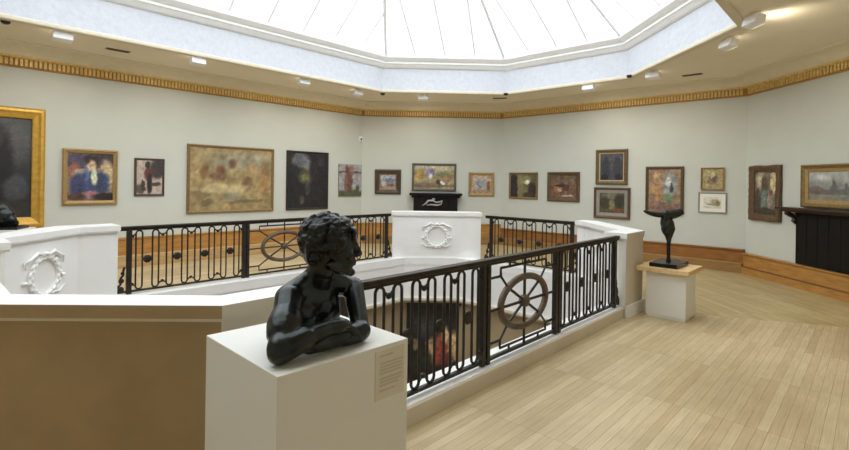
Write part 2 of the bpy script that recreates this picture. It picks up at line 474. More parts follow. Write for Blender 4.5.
def wreath(parent, c, t, n, R=.205):
    """carved ring of leaves with ribbon tails on a pier face: c centre, t along the face, n out of the face"""
    bm = bmesh.new(); z = Vector((0, 0, 1)); c = Vector(c); t = Vector((t[0], t[1], 0)); n = Vector((n[0], n[1], 0))
    tube(bm, [c + t * R * math.cos(a) + z * R * math.sin(a) + n * .012 for a in [2 * PI * j / 40 for j in range(40)]], .026, 8, closed=True)
    for j in range(34):
        a = 2 * PI * j / 34; rad = R + .02 * (1 if j % 2 else -.6)
        p = c + t * rad * math.cos(a) + z * rad * math.sin(a) + n * .028
        d = (t * -math.sin(a) + z * math.cos(a)).normalized(); q = (t * math.cos(a) + z * math.sin(a))
        M = Matrix((d, q, n)).transposed()
        ball(bm, p, (.038, .017, .014), M, 1)
    for s in (-1, 1):
        pts = [c + z * (R + .01) + t * s * .02 + n * .03, c + z * (R + .055) + t * s * .12 + n * .03, c + z * (R + .0) + t * s * .21 + n * .025, c + z * (R - .02) + t * s * .29 + n * .02, c + z * (R - .1) + t * s * .27 + n * .02]
        tube(bm, pts, [.014, .02, .018, .012, .006], 8)
        pts = [c - z * (R - .02) + t * s * .05 + n * .02, c - z * (R + .0) + t * s * .2 + n * .025, c - z * (R - .06) + t * s * .3 + n * .02]
        tube(bm, pts, [.012, .016, .006], 8)
        ball(bm, c + z * (-.03) + t * s * (R + .07) + n * .015, (.03, .03, .02))
    ball(bm, c + z * (R + .04) + n * .03, (.036, .036, .022))
    return obj('wreath_relief', bm, MARBLE, parent, True)
def pier(label, pts, din, dout, m_out, m_cap_out, wc, wt, wn, over_in=.05, over_out=.05, e_cap=.02, top=1.05):
    """pts run with the gallery side on the LEFT and the well on the right"""
    PIER_TOP = top
    t = thing('balustrade_pier', label, 'stone pier', (0, 0, 0))
    bm = bmesh.new()
    prism(bm, band(pts, din, dout), 0, PIER_TOP - .075)
    for f in bm.faces:
        f.normal_update(); c = f.calc_center_median()
        if abs(f.normal.z) < .5:
            # faces towards the gallery get the outer stone
            best = min(((Vector((c.x, c.y)) - (Vector(pts[i]) * (1 - s) + Vector(pts[i + 1]) * s)).length, i, s) for i in range(len(pts) - 1) for s in (0, .25, .5, .75, 1))
            i = best[1]; tt = (Vector(pts[i + 1]) - Vector(pts[i])).normalized(); nn = Vector((-tt.y, tt.x))
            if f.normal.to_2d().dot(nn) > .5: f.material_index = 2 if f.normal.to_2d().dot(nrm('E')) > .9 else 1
    obj('body', bm, [MARBLE, m_out, BEIGE], t)
    bm = bmesh.new()
    prism(bm, band(pts, din + over_in * .8, dout + over_out * .8, e_cap * .5), PIER_TOP - .082, PIER_TOP - .065)
    prism(bm, band(pts, din + over_in, dout + over_out, e_cap), PIER_TOP - .065, PIER_TOP)
    for f in bm.faces:
        f.normal_update(); c = f.calc_center_median(); lip = PIER_TOP - .083 < c.z < PIER_TOP - .066
        if abs(f.normal.z) < .5:
            best = min(((Vector((c.x, c.y)) - (Vector(pts[i]) * (1 - s) + Vector(pts[i + 1]) * s)).length, i, s) for i in range(len(pts) - 1) for s in (0, .25, .5, .75, 1))
            i = best[1]; tt = (Vector(pts[i + 1]) - Vector(pts[i])).normalized(); nn = Vector((-tt.y, tt.x))
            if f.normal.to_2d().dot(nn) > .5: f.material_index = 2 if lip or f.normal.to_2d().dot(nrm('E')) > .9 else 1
    obj('coping', bm, [MARBLE, m_cap_out, BEIGE], t)
    bm = bmesh.new(); prism(bm, band(pts, din + .03, dout + .03, 0), 0, .145); obj('plinth_course', bm, [MARBLE], t)
    if wc: wreath(t, wc, wt, wn)
    return t
# pier facing the camera's own parapet (long tan wall at the left of the picture)
near_pier = pier('tan stone parapet with white top running along the left foreground',
     [(-2.5, 2.97), (-2.1, 2.57), (-.96, 2.57), (-.57, 2.96)][::-1], .05, .10, TANSTONE, TANSTONE, (-1.45, 2.62, .5), (1, 0), (0, 1), over_in=.015, top=1.03)
pier('white stone pier with carved wreath at the left, beneath the gilt framed dark portrait',
     [(-3.715, 6.345), (-4.05, 6.01), (-4.05, 4.77), (-3.70, 4.42)][::-1], .13, .17, BEIGE, MARBLE, (-3.92, 5.41, .575), (0, -1), (1, 0), over_in=.04)
pier('white stone pier with carved wreath in the centre, before the black fireplace',
     [(-.29, 9.93), (1.49, 9.93)], .16, .2, BEIGE, MARBLE, (.60, 9.77, .57), (1, 0), (0, -1), over_in=.03)
pier('white stone pier behind the small plinth with the bird sculpture',
     [(2.92, 8.08), (3.05, 7.95), (3.05, 6.41), (2.66, 6.02)], .14, .09, BEIGE, BEIGE, (2.91, 7.18, .57), (0, 1), (-1, 0), over_out=.015)

# ------------------------------------------------------------------ wrought iron railings
def loop_pts(x, w, z0, z1, n=7):
    r = w / 2; pts = []
    for j in range(n + 1):
        a = PI * j / n; pts.append((x + r * math.cos(a), 0, z1 - r + r * math.sin(a)))
    for j in range(n + 1):
        a = PI + PI * j / n; pts.append((x + r * math.cos(a), 0, z0 + r + r * math.sin(a)))
    return pts
Z0, Z1 = .19, .965
LW = .078
def loops_panel(t, x0, x1, n):
    """n pitches; rosette in the middle of each, loops paired by knots between them"""
    p = (x1 - x0) / n
    for i in range(n):
        c = x0 + (i + .5) * p
        for s in (-1, 1):
            bm = bmesh.new(); tube(bm, loop_pts(c + s * p * .265, LW, Z0 + .005, Z1 - .005), .0112, 6, closed=True)
            obj('picket_loop', bm, IRON, t, True)
        bm = bmesh.new(); lathe(bm, [(.012, -.022), (.04, -.018), (.055, -.006), (.055, .006), (.04, .018), (.012, .022)], n=8, M=Matrix.Translation((c, 0, .58)) @ Matrix.Rotation(PI / 2, 4, 'X') @ Matrix.Rotation(PI / 8, 4, 'Z'))
        box(bm, c - p * .265 + LW / 2 - .005, c + p * .265 - LW / 2 + .005, -.007, .007, .57, .59)
        obj('rosette', bm, IRON, t)
    for i in range(n + 1):
        c = x0 + i * p
        for z in (Z0 + .075, Z1 - .075):
            bm = bmesh.new(); d = 1 if z > .5 else -1
            half = p * .265 - LW / 2 if False else p * .5 - p * .265 - LW / 2
            pts_l = [(c - half - .005, 0, z + d * .035), (c - half * .5, 0, z + d * .012), (c, 0, z), (c + half * .5, 0, z + d * .012), (c + half + .005, 0, z + d * .035)]
            if i == 0: pts_l = pts_l[2:]
            if i == n: pts_l = pts_l[:3]
            tube(bm, pts_l, .011, 6)
            ball(bm, (c if 0 < i < n else (c + .01 if i == 0 else c - .01), 0, z), .024, None, 1)
            obj('knot', bm, IRON, t)
def wheel_panel(t, x0, x1):
    c = (x0 + x1) / 2; zc = .575; hw = (x1 - x0) / 2; RX, RZ = .385, .225
    el = lambda a, g=0: (c + (RX + g) * math.cos(a), 0, zc + (RZ + g) * math.sin(a))
    bm = bmesh.new(); tube(bm, [el(2 * PI * j / 40) for j in range(40)], .031, 10, closed=True)
    w = obj('wheel', bm, PATINA, t, True)
    bm = bmesh.new(); lathe(bm, [(.02, -.035), (.05, -.03), (.06, 0), (.05, .03), (.02, .035)], n=16, M=Matrix.Translation((c, 0, zc)) @ Matrix.Rotation(PI / 2, 4, 'X')); obj('hub', bm, PATINA, w, True)
    for j in range(8):
        a = PI / 4 * j; bm = bmesh.new(); e = el(a)
        tube(bm, [(c + (e[0] - c) * .12, 0, zc + (e[2] - zc) * .12), e], .013, 6); obj('spoke', bm, IRON, w)
    # stays from the rim to the border and stepped border frame
    for a, e in ((0, (hw - .01, 0)), (PI / 2, (0, Z1 - zc)), (PI, (-hw + .01, 0)), (-PI / 2, (0, Z0 - zc))):
        bm = bmesh.new(); tube(bm, [el(a, .02), (c + e[0], 0, zc + e[1])], .012, 6); obj('stay', bm, IRON, t)
    for sx in (-1, 1):
        for sz in (-1, 1):
            bm = bmesh.new(); k = (c + sx * (hw - .17), 0, zc + sz * .275); zt = zc + sz * .345
            tube(bm, [el(math.atan2(sz, sx), .02), k], .011, 6)
            tube(bm, [(c + sx * hw, 0, k[2]), (k[0], 0, k[2])], .012, 6)
            tube(bm, [k, (k[0], 0, zt), (c + sx * .01, 0, zt)], .012, 6)
            tube(bm, [(k[0] - sx * .14, 0, zt), (k[0] - sx * .14, 0, zc + sz * (Z1 - zc))], .010, 6)
            obj('border_bar', bm, IRON, t)
def scroll_bracket(t, x, s):
    """stepped console of scrolls at the foot of the end post, s = side it leans to"""
    bm = bmesh.new()
    pts = [(x + s * .02, 0, .50), (x + s * .035, 0, .44), (x + s * .03, 0, .40), (x + s * .06, 0, .36), (x + s * .075, 0, .32), (x + s * .06, 0, .28), (x + s * .10, 0, .24), (x + s * .115, 0, .2), (x + s * .11, 0, .15)]
    tube(bm, pts, .014, 8)
    for z, r in ((.42, .022), (.32, .032), (.21, .042)): ball(bm, (x + s * (.02 + r), 0, z), (r, .014, r), None, 2)
    pass
    return bm
def railing(label, p0, p1, layout):
    p0, p1 = Vector(p0), Vector(p1); d = p1 - p0; L = d.length
    t = thing('iron_railing', label, 'railing', (p0.x, p0.y, 0), math.atan2(d.y, d.x), 'wrought iron railings round the stair well')
    bm = bmesh.new(); box(bm, 0, L, -.034, .034, .985, 1.022, .01); box(bm, .005, L - .005, -.022, .022, .965, .985); obj('handrail', bm, IRONRAIL, t)
    bm = bmesh.new(); box(bm, 0, L, -.018, .018, .165, .19, .003)
    obj('bottom_rail', bm, IRON, t)
    for x, s in ((0.13, -1), (L - .10, 1)):
        bm = bmesh.new(); box(bm, x - .03, x + .03, -.024, .024, .144, .99, .004); p = obj('end_post', bm, IRON, t)
        obj('scroll_bracket', scroll_bracket(p, x + s * .03, s), IRON, p)
    x = .16
    tot = sum(w for _, w, _ in layout); sc = (L - .29 - .11 * (len(layout) - 1)) / tot
    for i, (kind, w, n) in enumerate(layout):
        w *= sc
        (loops_panel(t, x, x + w, n) if kind == 'loops' else wheel_panel(t, x, x + w))
        x += w
        if i < len(layout) - 1:
            bm = bmesh.new(); box(bm, x, x + .045, -.024, .024, .144, .985, .004); box(bm, x + .065, x + .11, -.024, .024, .144, .985, .004); box(bm, x + .04, x + .07, -.01, .01, .146, .97)
            obj('post', bm, IRON, t); x += .11
    return t
def on_side(k, x_or):  # point on the railing line of side k
    return x_or
railing('black iron railing with wheel motif in the foreground, right of the bronze bust', (-.47, 2.89), (2.63, 5.99), [('loops', 1.5, 4), ('wheel', 1.22, 0), ('loops', 1.5, 4)])
railing('black iron railing with wheel motif at the far left, behind the bronze bust', (-3.685, 6.355), (-.33, 9.71), [('loops', 1.5, 4), ('wheel', 1.22, 0), ('loops', 1.5, 4)])
railing('short black iron railing at the back, right of the white central pier', (1.54, 9.46), (2.88, 8.12), [('loops', 1.5, 4)])

# ------------------------------------------------------------------ pictures
def wall_point(k, s, z, off=0.0):
    n, t = nrm(k), right(k); p = n * (OUT[k] - off) + t * s
    return Vector((p.x, p.y, z))
def wall_rot(k):
    t = right(k); return math.atan2(t.y, t.x)
def paint_canvas(w, h, base, strokes, amp, seed, parent, y, nx=56):
    ny = max(8, int(nx * h / w)); bm = bmesh.new()
    vs = [[bm.verts.new((-w / 2 + w * i / nx, y, -h / 2 + h * j / ny)) for i in range(nx + 1)] for j in range(ny + 1)]
    for j in range(ny):
        for i in range(nx): bm.faces.new((vs[j][i], vs[j][i + 1], vs[j + 1][i + 1], vs[j + 1][i]))
    me = bpy.data.meshes.new('canvas'); bm.to_mesh(me); bm.free()
    ca = me.color_attributes.new('Pigment', 'FLOAT_COLOR', 'POINT')
    for q, v in enumerate(me.vertices):
        u, x = v.co.x / w + .5, v.co.z / h + .5
        nz = [noise.fractal(Vector((u * 7 + seed * 3.1, x * 7 * h / w, c * 5.7 + seed)), 1.0, 2.0, 4) for c in range(2)]
        du, dx = u + nz[0] * .03, x + nz[1] * .03
        c = list(base)
        for st in strokes:
            (cx, cy, rx, ry, col) = st[:5]; soft = st[5] if len(st) > 5 else .6
            d = math.sqrt(((du - cx) / rx) ** 2 + ((dx - cy) / ry) ** 2) if not (len(st) > 6 and st[6] == 'r') else max(abs(du - cx) / rx, abs(dx - cy) / ry)
            k = min(1, max(0, (1 + soft / 2 - d) / soft)); k = k * k * (3 - 2 * k)
            c = [a * (1 - k) + b * k for a, b in zip(c, col)]
        fine = noise.fractal(Vector((u * 26 + seed, x * 26 * h / w, seed * 2.3)), 1.0, 2.0, 3)
        lum = .3 * c[0] + .55 * c[1] + .15 * c[2]
        c = [a + (lum - a) * .22 for a in c]
        f = .94 + amp * .3 * nz[0] + amp * .28 * fine; g = amp * 7 * nz[1]
        c = [min(255, max(0, c[0] * f + g)), min(255, max(0, c[1] * f)), min(255, max(0, c[2] * f - g))]
        ca.data[q].color = tuple(min(1, v_ * 1.06) for v_ in lin(c)) + (1,)
    me.materials.append(canvas_mat())
    o = bpy.data.objects.new('canvas', me); COL.objects.link(o); o.parent = parent
    return o
def frame_mesh(w, h, prof, wavy=0.0, seed=0):
    """mitred frame; prof = [(distance in from the outer edge, depth)], outermost first"""
    bm = bmesh.new(); rings = []
    for d, y in prof:
        ring = []; x, z = w / 2 - d, h / 2 - d
        if wavy:
            nx, nz = 22, 28
            pts = [(-x + 2 * x * i / nx, -z) for i in range(nx)] + [(x, -z + 2 * z * i / nz) for i in range(nz)] + [(x - 2 * x * i / nx, z) for i in range(nx)] + [(-x, z - 2 * z * i / nz) for i in range(nz)]
            for i, (a, b) in enumerate(pts):
                k = wavy * (1 - d / prof[-1][0]); wv = 1 + k * math.sin(i * 2 * PI / 12.5) / max(w, h)
                yy = y - (.012 * noise.noise(Vector((a * 22, b * 22, seed + d * 30))) if 0 < d < prof[-1][0] else 0)
                ring.append(bm.verts.new((a * wv, yy, b * wv)))
        else:
            ring = [bm.verts.new(p) for p in ((-x, y, -z), (x, y, -z), (x, y, z), (-x, y, z))]
        rings.append(ring)
    n = len(rings[0])
    for A, B in zip(rings, rings[1:] + rings[:1]):
        for j in range(n): bm.faces.new((A[j], A[(j + 1) % n], B[(j + 1) % n], B[j]))
    bmesh.ops.recalc_face_normals(bm, faces=bm.faces[:])
    return bm
def painting(label, k, s, w, z, h, fw, fm_, base, strokes, amp=.5, liner=None, lw=0.0, depth=.05, wavy=0, seed=1, cat='painting', mount=None):
    t = thing('framed_painting' if fw else 'painting', label, cat, wall_point(k, s, z, .004), wall_rot(k), None)
    # local axes: x right, -y out of the wall, z up
    cw, ch = w - 2 * fw, h - 2 * fw
    if fw:
        prof = [(0, 0), (0, -depth * .7), (fw * .15, -depth * .95), (fw * .35, -depth), (fw * .55, -depth * .75), (fw * .8, -depth * .62), (fw * .92, -depth * .55), (fw, -depth * .42), (fw, 0)]
        obj('frame', frame_mesh(w, h, prof, wavy, seed), fm_, t, bool(wavy))
    else:
        bm = bmesh.new(); box(bm, -w / 2, w / 2, -.03, 0, -h / 2, h / 2); obj('stretcher', bm, fm_, t)
    if liner:
        obj('slip', frame_mesh(cw + .004, ch + .004, [(0, -.004), (0, -depth * .5), (lw * .5, -depth * .42), (lw, -depth * .34), (lw, -.004)]), liner, t)
        cw -= 2 * lw; ch -= 2 * lw
    if mount:
        bm = bmesh.new(); box(bm, -cw / 2 - .003, cw / 2 + .003, -.010, -.002, -ch / 2 - .003, ch / 2 + .003); obj('mount', bm, mount[0], t)
        cw *= mount[1]; ch *= mount[2]
    paint_canvas(cw + .006, ch + .006, base, strokes, amp, seed, t, -.012 if fw else -.031)
    return t
GOLD = mat('bright_gilt_frame', (206, 162, 70), 0.4, metal=0.4, var=0.15, scale=15, bump=0.15)
OLDGOLD = mat('old_gilt_frame', (138, 114, 72), 0.45, metal=0.35, var=0.2, scale=25, bump=0.2)
PALEGOLD = mat('pale_gilt_frame', (170, 142, 92), 0.45, metal=0.3, var=0.15, scale=25, bump=0.2)
DARKFR = mat('dark_brown_frame', (72, 58, 46), 0.4, var=0.2, scale=15)
BLACKFR = mat('black_frame', (40, 36, 34), 0.4, var=0.2)
GREYFR = mat('grey_green_frame', (104, 98, 84), 0.5, var=0.15)
BROWNFR = mat('carved_walnut_frame', (98, 76, 52), 0.45, metal=0.15, var=0.3, scale=30, bump=0.4)
BRONZFR = mat('bronzed_frame', (112, 92, 60), 0.42, metal=0.3, var=0.2, scale=20, bump=0.2)
SILVFR = mat('silver_grey_frame', (152, 148, 140), 0.45, metal=0.3, var=0.1)
TANLIN = mat('tan_linen_slip', (188, 172, 138), 0.7, var=0.05)
CREAM = mat('cream_mount_board', (236, 234, 226), 0.8, var=0.01)
RAWC = mat('canvas_edge', (140, 132, 112), 0.8, var=0.1)

painting('large dark portrait in wide bright gilt frame at the left edge', 'A', 1.05, 1.12, 1.785, 1.933, .17, GOLD, (58, 60, 62),
  [(.5, .25, .6, .3, (40, 40, 44)), (.55, .8, .5, .25, (88, 88, 90)), (.45, .5, .26, .4, (28, 26, 28)), (.45, .8, .1, .1, (60, 52, 48)), (.75, .3, .2, .12, (70, 72, 78)), (.5, .08, .5, .07, (52, 46, 40))], .5, depth=.09, seed=3)
painting('portrait of a seated figure in blue coat, in a gilt frame', 'A', 2.262, .816, 1.654, .967, .07, PALEGOLD, (150, 128, 100),
  [(.2, .82, .25, .2, (84, 74, 100)), (.75, .85, .3, .2, (70, 52, 62)), (.15, .6, .14, .2, (168, 92, 72)), (.85, .55, .2, .3, (206, 180, 130)), (.3, .55, .2, .12, (216, 186, 150)), (.5, .35, .38, .3, (62, 76, 124)), (.22, .3, .16, .25, (60, 66, 110)), (.75, .38, .16, .22, (56, 70, 112)), (.52, .86, .17, .1, (56, 42, 40)), (.52, .73, .09, .13, (214, 176, 128)), (.58, .5, .07, .18, (206, 214, 176)), (.42, .55, .05, .14, (96, 120, 170)), (.5, .12, .22, .08, (170, 110, 120)), (.85, .08, .3, .08, (48, 34, 32)), (.2, .08, .2, .08, (92, 60, 44))], .7, depth=.06, seed=5)
painting('small picture of a dark standing figure on pale ground, dark frame', 'A', 3.208, .52, 1.666, .713, .04, DARKFR, (196, 174, 160),
  [(.8, .75, .3, .3, (66, 56, 60)), (.15, .15, .2, .15, (96, 84, 80)), (.46, .6, .17, .2, (110, 54, 48)), (.5, .3, .1, .3, (44, 36, 36)), (.42, .86, .1, .1, (58, 44, 42)), (.75, .3, .2, .06, (70, 62, 60)), (.25, .25, .08, .16, (60, 54, 52))], .5, depth=.03, seed=6)
painting('largest picture on the left wall, golden tan scene in thin frame', 'A', 4.841, 1.905, 1.651, 1.405, .055, OLDGOLD, (170, 144, 90),
  [(.6, .8, .4, .14, (160, 150, 118)), (.5, .75, .06, .08, (122, 84, 56)), (.35, .6, .05, .12, (132, 82, 44)), (.3, .55, .1, .05, (150, 104, 80)), (.68, .42, .07, .12, (134, 94, 50)), (.4, .35, .3, .08, (196, 176, 122)), (.5, .22, .12, .08, (150, 142, 112)), (.16, .62, .04, .12, (146, 104, 56)), (.75, .65, .06, .12, (188, 148, 90)), (.12, .25, .1, .06, (140, 116, 70)), (.2, .12, .08, .05, (128, 108, 66)), (.65, .13, .25, .025, (122, 104, 66)), (.9, .5, .05, .3, (176, 128, 74)), (.85, .88, .1, .05, (176, 164, 130)), (.25, .85, .15, .06, (150, 134, 92))], .55, depth=.05, seed=8)
painting('tall dark night picture with a dim greenish glow, thin frame', 'A', 6.714, 1.173, 1.648, 1.407, .05, BLACKFR, (38, 36, 40),
  [(.3, .88, .22, .14, (92, 96, 104)), (.45, .8, .14, .12, (104, 110, 116)), (.45, .58, .22, .14, (84, 84, 58)), (.45, .56, .1, .08, (112, 108, 66)), (.5, .35, .06, .14, (70, 70, 66)), (.35, .16, .06, .08, (90, 92, 88)), (.75, .7, .2, .25, (44, 36, 46)), (.85, .85, .1, .1, (52, 50, 56))], .9, depth=.045, seed=9)
painting('small unframed canvas of an upright rust red figure under grey sky', 'A', 8.0, .74, 1.672, .826, 0, RAWC, (168, 166, 172),
  [(.5, .08, .7, .12, (92, 96, 66)), (.5, .75, .75, .03, (96, 78, 70)), (.45, .5, .15, .4, (126, 84, 72)), (.35, .85, .08, .12, (130, 70, 62)), (.55, .8, .1, .15, (150, 116, 96)), (.82, .22, .08, .1, (84, 92, 66)), (.3, .4, .07, .3, (140, 104, 90))], .6, seed=10)
painting('small landscape in a dark wood frame, left of the central fireplace', 'B', -.524, .697, 1.647, .658, .12, DARKFR, (150, 142, 156),
  [(.5, .85, .6, .25, (172, 174, 192)), (.6, .6, .35, .15, (112, 124, 148)), (.4, .2, .6, .2, (168, 140, 122)), (.2, .4, .15, .2, (190, 186, 190)), (.7, .25, .2, .1, (126, 92, 80))], .8, OLDGOLD, .03, depth=.06, seed=11)
painting('golden landscape with a white horse and figures above the central black fireplace', 'B', .712, 1.187, 1.787, .741, .06, GREYFR, (176, 160, 112),
  [(.5, .9, .6, .16, (196, 186, 150)), (.15, .6, .14, .22, (190, 152, 70)), (.4, .68, .12, .22, (140, 134, 168)), (.41, .55, .05, .12, (226, 222, 220)), (.75, .55, .25, .2, (150, 144, 84)), (.3, .15, .4, .12, (152, 120, 106)), (.62, .3, .07, .12, (70, 56, 40)), (.72, .25, .05, .1, (240, 238, 230)), (.85, .4, .14, .12, (170, 120, 90)), (.5, .12, .5, .06, (130, 112, 72))], .7, depth=.055, seed=12)
painting('small pale street scene in a gilt frame, right of the central fireplace', 'B', 1.993, .692, 1.617, .635, .075, PALEGOLD, (194, 160, 136),
  [(.5, .85, .5, .2, (206, 176, 152)), (.4, .5, .2, .25, (142, 156, 178)), (.6, .5, .08, .3, (168, 176, 184)), (.85, .4, .08, .3, (136, 92, 76)), (.5, .1, .5, .1, (176, 140, 116)), (.2, .4, .08, .2, (206, 178, 150))], .8, depth=.05, seed=13)
painting('small interior with a pale glowing lamp, first picture right of the far corner', 'C', -6.791, .855, 1.596, .692, .05, OLDGOLD, (104, 94, 60),
  [(.12, .45, .14, .5, (52, 42, 50), .3, 'r'), (.38, .5, .1, .5, (142, 132, 84), .3, 'r'), (.62, .75, .2, .2, (150, 148, 92)), (.66, .66, .09, .1, (236, 236, 206)), (.55, .3, .2, .22, (126, 120, 74)), (.85, .3, .16, .35, (58, 44, 44)), (.7, .12, .2, .1, (78, 60, 42))], .6, depth=.04, seed=14)
painting('reddish brown still life in a brown frame, second right of the far corner', 'C', -5.658, .847, 1.589, .723, .08, BROWNFR, (122, 86, 62),
  [(.5, .9, .6, .14, (110, 86, 62)), (.3, .45, .16, .18, (172, 112, 88)), (.45, .55, .3, .06, (58, 36, 30)), (.6, .45, .12, .14, (88, 50, 40)), (.75, .7, .15, .15, (132, 104, 76)), (.35, .35, .07, .06, (206, 164, 130)), (.65, .12, .25, .03, (196, 176, 150))], .8, depth=.055, seed=15)
painting('dark blue picture in a bronzed frame, upper of a stacked pair', 'C', -4.473, .725, 2.062, .801, .08, BRONZFR, (66, 66, 76),
  [(.5, .85, .5, .2, (84, 82, 88)), (.25, .5, .16, .4, (54, 54, 66)), (.75, .5, .16, .4, (58, 58, 70)), (.5, .6, .06, .4, (88, 76, 68)), (.2, .1, .15, .12, (34, 30, 34)), (.8, .12, .15, .12, (30, 28, 32))], .6, TANLIN, .02, depth=.06, seed=16)
painting('dark landscape in a wide pale slip, lower of a stacked pair', 'C', -4.457, .827, 1.239, .707, .06, BROWNFR, (84, 78, 52),
  [(.5, .85, .4, .16, (122, 116, 88)), (.2, .5, .2, .3, (64, 62, 38)), (.8, .6, .2, .35, (54, 50, 38)), (.5, .4, .12, .25, (136, 126, 78)), (.75, .12, .22, .12, (136, 78, 42)), (.3, .1, .3, .08, (92, 84, 50))], .7, SILVFR, .07, depth=.055, seed=17)
painting('painting of flowers and a pale blue figure, brown frame, behind the bird sculpture', 'C', -3.338, .757, 1.555, 1.010, .06, BROWNFR, (158, 128, 98),
  [(.25, .7, .2, .3, (176, 136, 92)), (.25, .85, .12, .06, (204, 160, 104)), (.2, .5, .1, .08, (216, 152, 84)), (.3, .35, .12, .08, (196, 140, 70)), (.68, .55, .2, .35, (148, 156, 156)), (.62, .7, .09, .12, (200, 204, 206)), (.72, .55, .05, .12, (64, 60, 66)), (.62, .28, .15, .14, (120, 142, 96)), (.5, .1, .5, .1, (136, 100, 84)), (.85, .3, .12, .12, (156, 124, 88)), (.25, .18, .14, .08, (150, 112, 98))], .7, depth=.05, seed=18)
painting('small yellow green canvas above the white mounted picture', 'C', -2.440, .415, 1.805, .450, .03, PALEGOLD, (176, 158, 98),
  [(.55, .5, .2, .24, (122, 84, 72)), (.4, .35, .15, .12, (150, 108, 84)), (.5, .7, .15, .12, (196, 184, 128)), (.45, .55, .06, .06, (206, 176, 150)), (.2, .8, .2, .2, (188, 172, 110))], .7, depth=.05, seed=19)
painting('small drawing in a white mount and grey frame, below the yellow green canvas', 'C', -2.435, .502, 1.325, .410, .025, SILVFR, (226, 222, 206),
  [(.65, .5, .25, .3, (184, 170, 116)), (.8, .45, .12, .22, (140, 126, 82)), (.3, .4, .2, .1, (196, 192, 176)), (.5, .35, .3, .05, (150, 144, 122))], .4, depth=.03, seed=20, mount=(CREAM, .68, .62), cat='drawing')
painting('portrait in a rough wavy carved frame, left of the dark mantelpiece on the right', 'D', -8.62, .77, 1.543, 1.006, .12, BROWNFR, (122, 108, 90),
  [(.3, .8, .25, .2, (196, 182, 150)), (.85, .75, .14, .25, (206, 190, 140)), (.45, .7, .14, .22, (92, 74, 62)), (.5, .3, .3, .3, (92, 106, 96)), (.42, .35, .12, .2, (120, 140, 132)), (.7, .3, .12, .28, (152, 140, 124)), (.15, .3, .14, .3, (84, 72, 58)), (.5, .06, .5, .1, (74, 60, 48)), (.75, .52, .08, .06, (140, 62, 50))], .8, depth=.07, wavy=.010, seed=21)
painting('wide grey townscape with spires in a gilt frame, above the right hand mantelpiece', 'D', -7.10, 1.36, 1.681, .684, .07, OLDGOLD, (150, 154, 152),
  [(.5, .85, .6, .25, (176, 178, 174)), (.25, .8, .12, .1, (196, 198, 192)), (.5, .3, .6, .1, (112, 112, 108)), (.4, .45, .025, .28, (104, 104, 104)), (.4, .4, .06, .15, (110, 110, 108)), (.6, .42, .03, .2, (92, 92, 94)), (.12, .35, .14, .16, (122, 102, 92)), (.75, .4, .15, .12, (116, 116, 114)), (.3, .08, .5, .1, (150, 138, 112)), (.7, .1, .3, .08, (130, 128, 112))], .4, PALEGOLD, .05, depth=.07, seed=22)

# ------------------------------------------------------------------ fireplaces
def place(o, k, s, z=0.0, off=0.0):
    o.location = wall_point(k, s, z, off); o.rotation_euler = (0, 0, wall_rot(k))
t = thing('fireplace', 'black fireplace with silvery swirl relief below the golden landscape on the far wall', 'fireplace')
place(t, 'B', .755, 0, 0)
bm = bmesh.new()
box(bm, -.585, -.36, -.2, -.002, 0, 1.24, .01); box(bm, .36, .585, -.2, -.002, 0, 1.24, .01); box(bm, -.36, .36, -.2, -.002, .86, 1.24, .01); box(bm, -.36, .36, -.1, -.002, 0, .86)
obj('surround', bm, SLATE, t)
bm = bmesh.new(); box(bm, -.70, .70, -.29, -.002, 1.30, 1.365, .012); box(bm, -.64, .64, -.24, -.002, 1.24, 1.30, .008); obj('mantel_shelf', bm, SLATE, t)
bm = bmesh.new()
pts = [(-.36, -.215, 1.03), (-.27, -.215, 1.08), (-.2, -.215, 1.16), (-.08, -.215, 1.17), (0, -.215, 1.12), (.1, -.215, 1.13), (.17, -.215, 1.17), (.14, -.215, 1.07), (.02, -.215, 1.04), (-.12, -.215, 1.06), (-.24, -.215, 1.04)]
tube(bm, pts, [.012, .022, .03, .024, .02, .024, .02, .018, .02, .02, .01], 8); ball(bm, (-.06, -.215, 1.205), (.045, .02, .03))
obj('relief', bm, RELIEF, t, True)

t = thing('fireplace', 'black panelled chimneypiece with a projecting dark shelf on the right hand wall', 'fireplace')
place(t, 'D', -7.03, 0, 0)
bm = bmesh.new(); box(bm, -1.06, 1.06, -.26, -.002, 1.285, 1.325, .01); box(bm, -.97, .97, -.2, -.002, 1.25, 1.285, .006); obj('mantel_shelf', bm, MANTELWOOD, t)
bm = bmesh.new(); box(bm, -.815, .815, -.07, -.002, .40, 1.25)
for x in [-.815 + .20375 * j for j in range(9)]: box(bm, max(-.815, x - .012), min(.815, x + .012), -.075, -.07, .40, 1.25)
obj('panel', bm, SLATE, t)
for s in (-1, 1):
    bm = bmesh.new(); x = s * .875
    tube(bm, [(x, -.03, 1.06), (x, -.07, 1.10), (x, -.06, 1.15), (x, -.10, 1.19), (x, -.19, 1.23), (x, -.19, 1.25)], [.02, .035, .03, .04, .04, .03], 8)
    box(bm, x - .03, x + .03, -.03, -.002, 1.04, 1.25); obj('corbel', bm, MANTELWOOD, t)

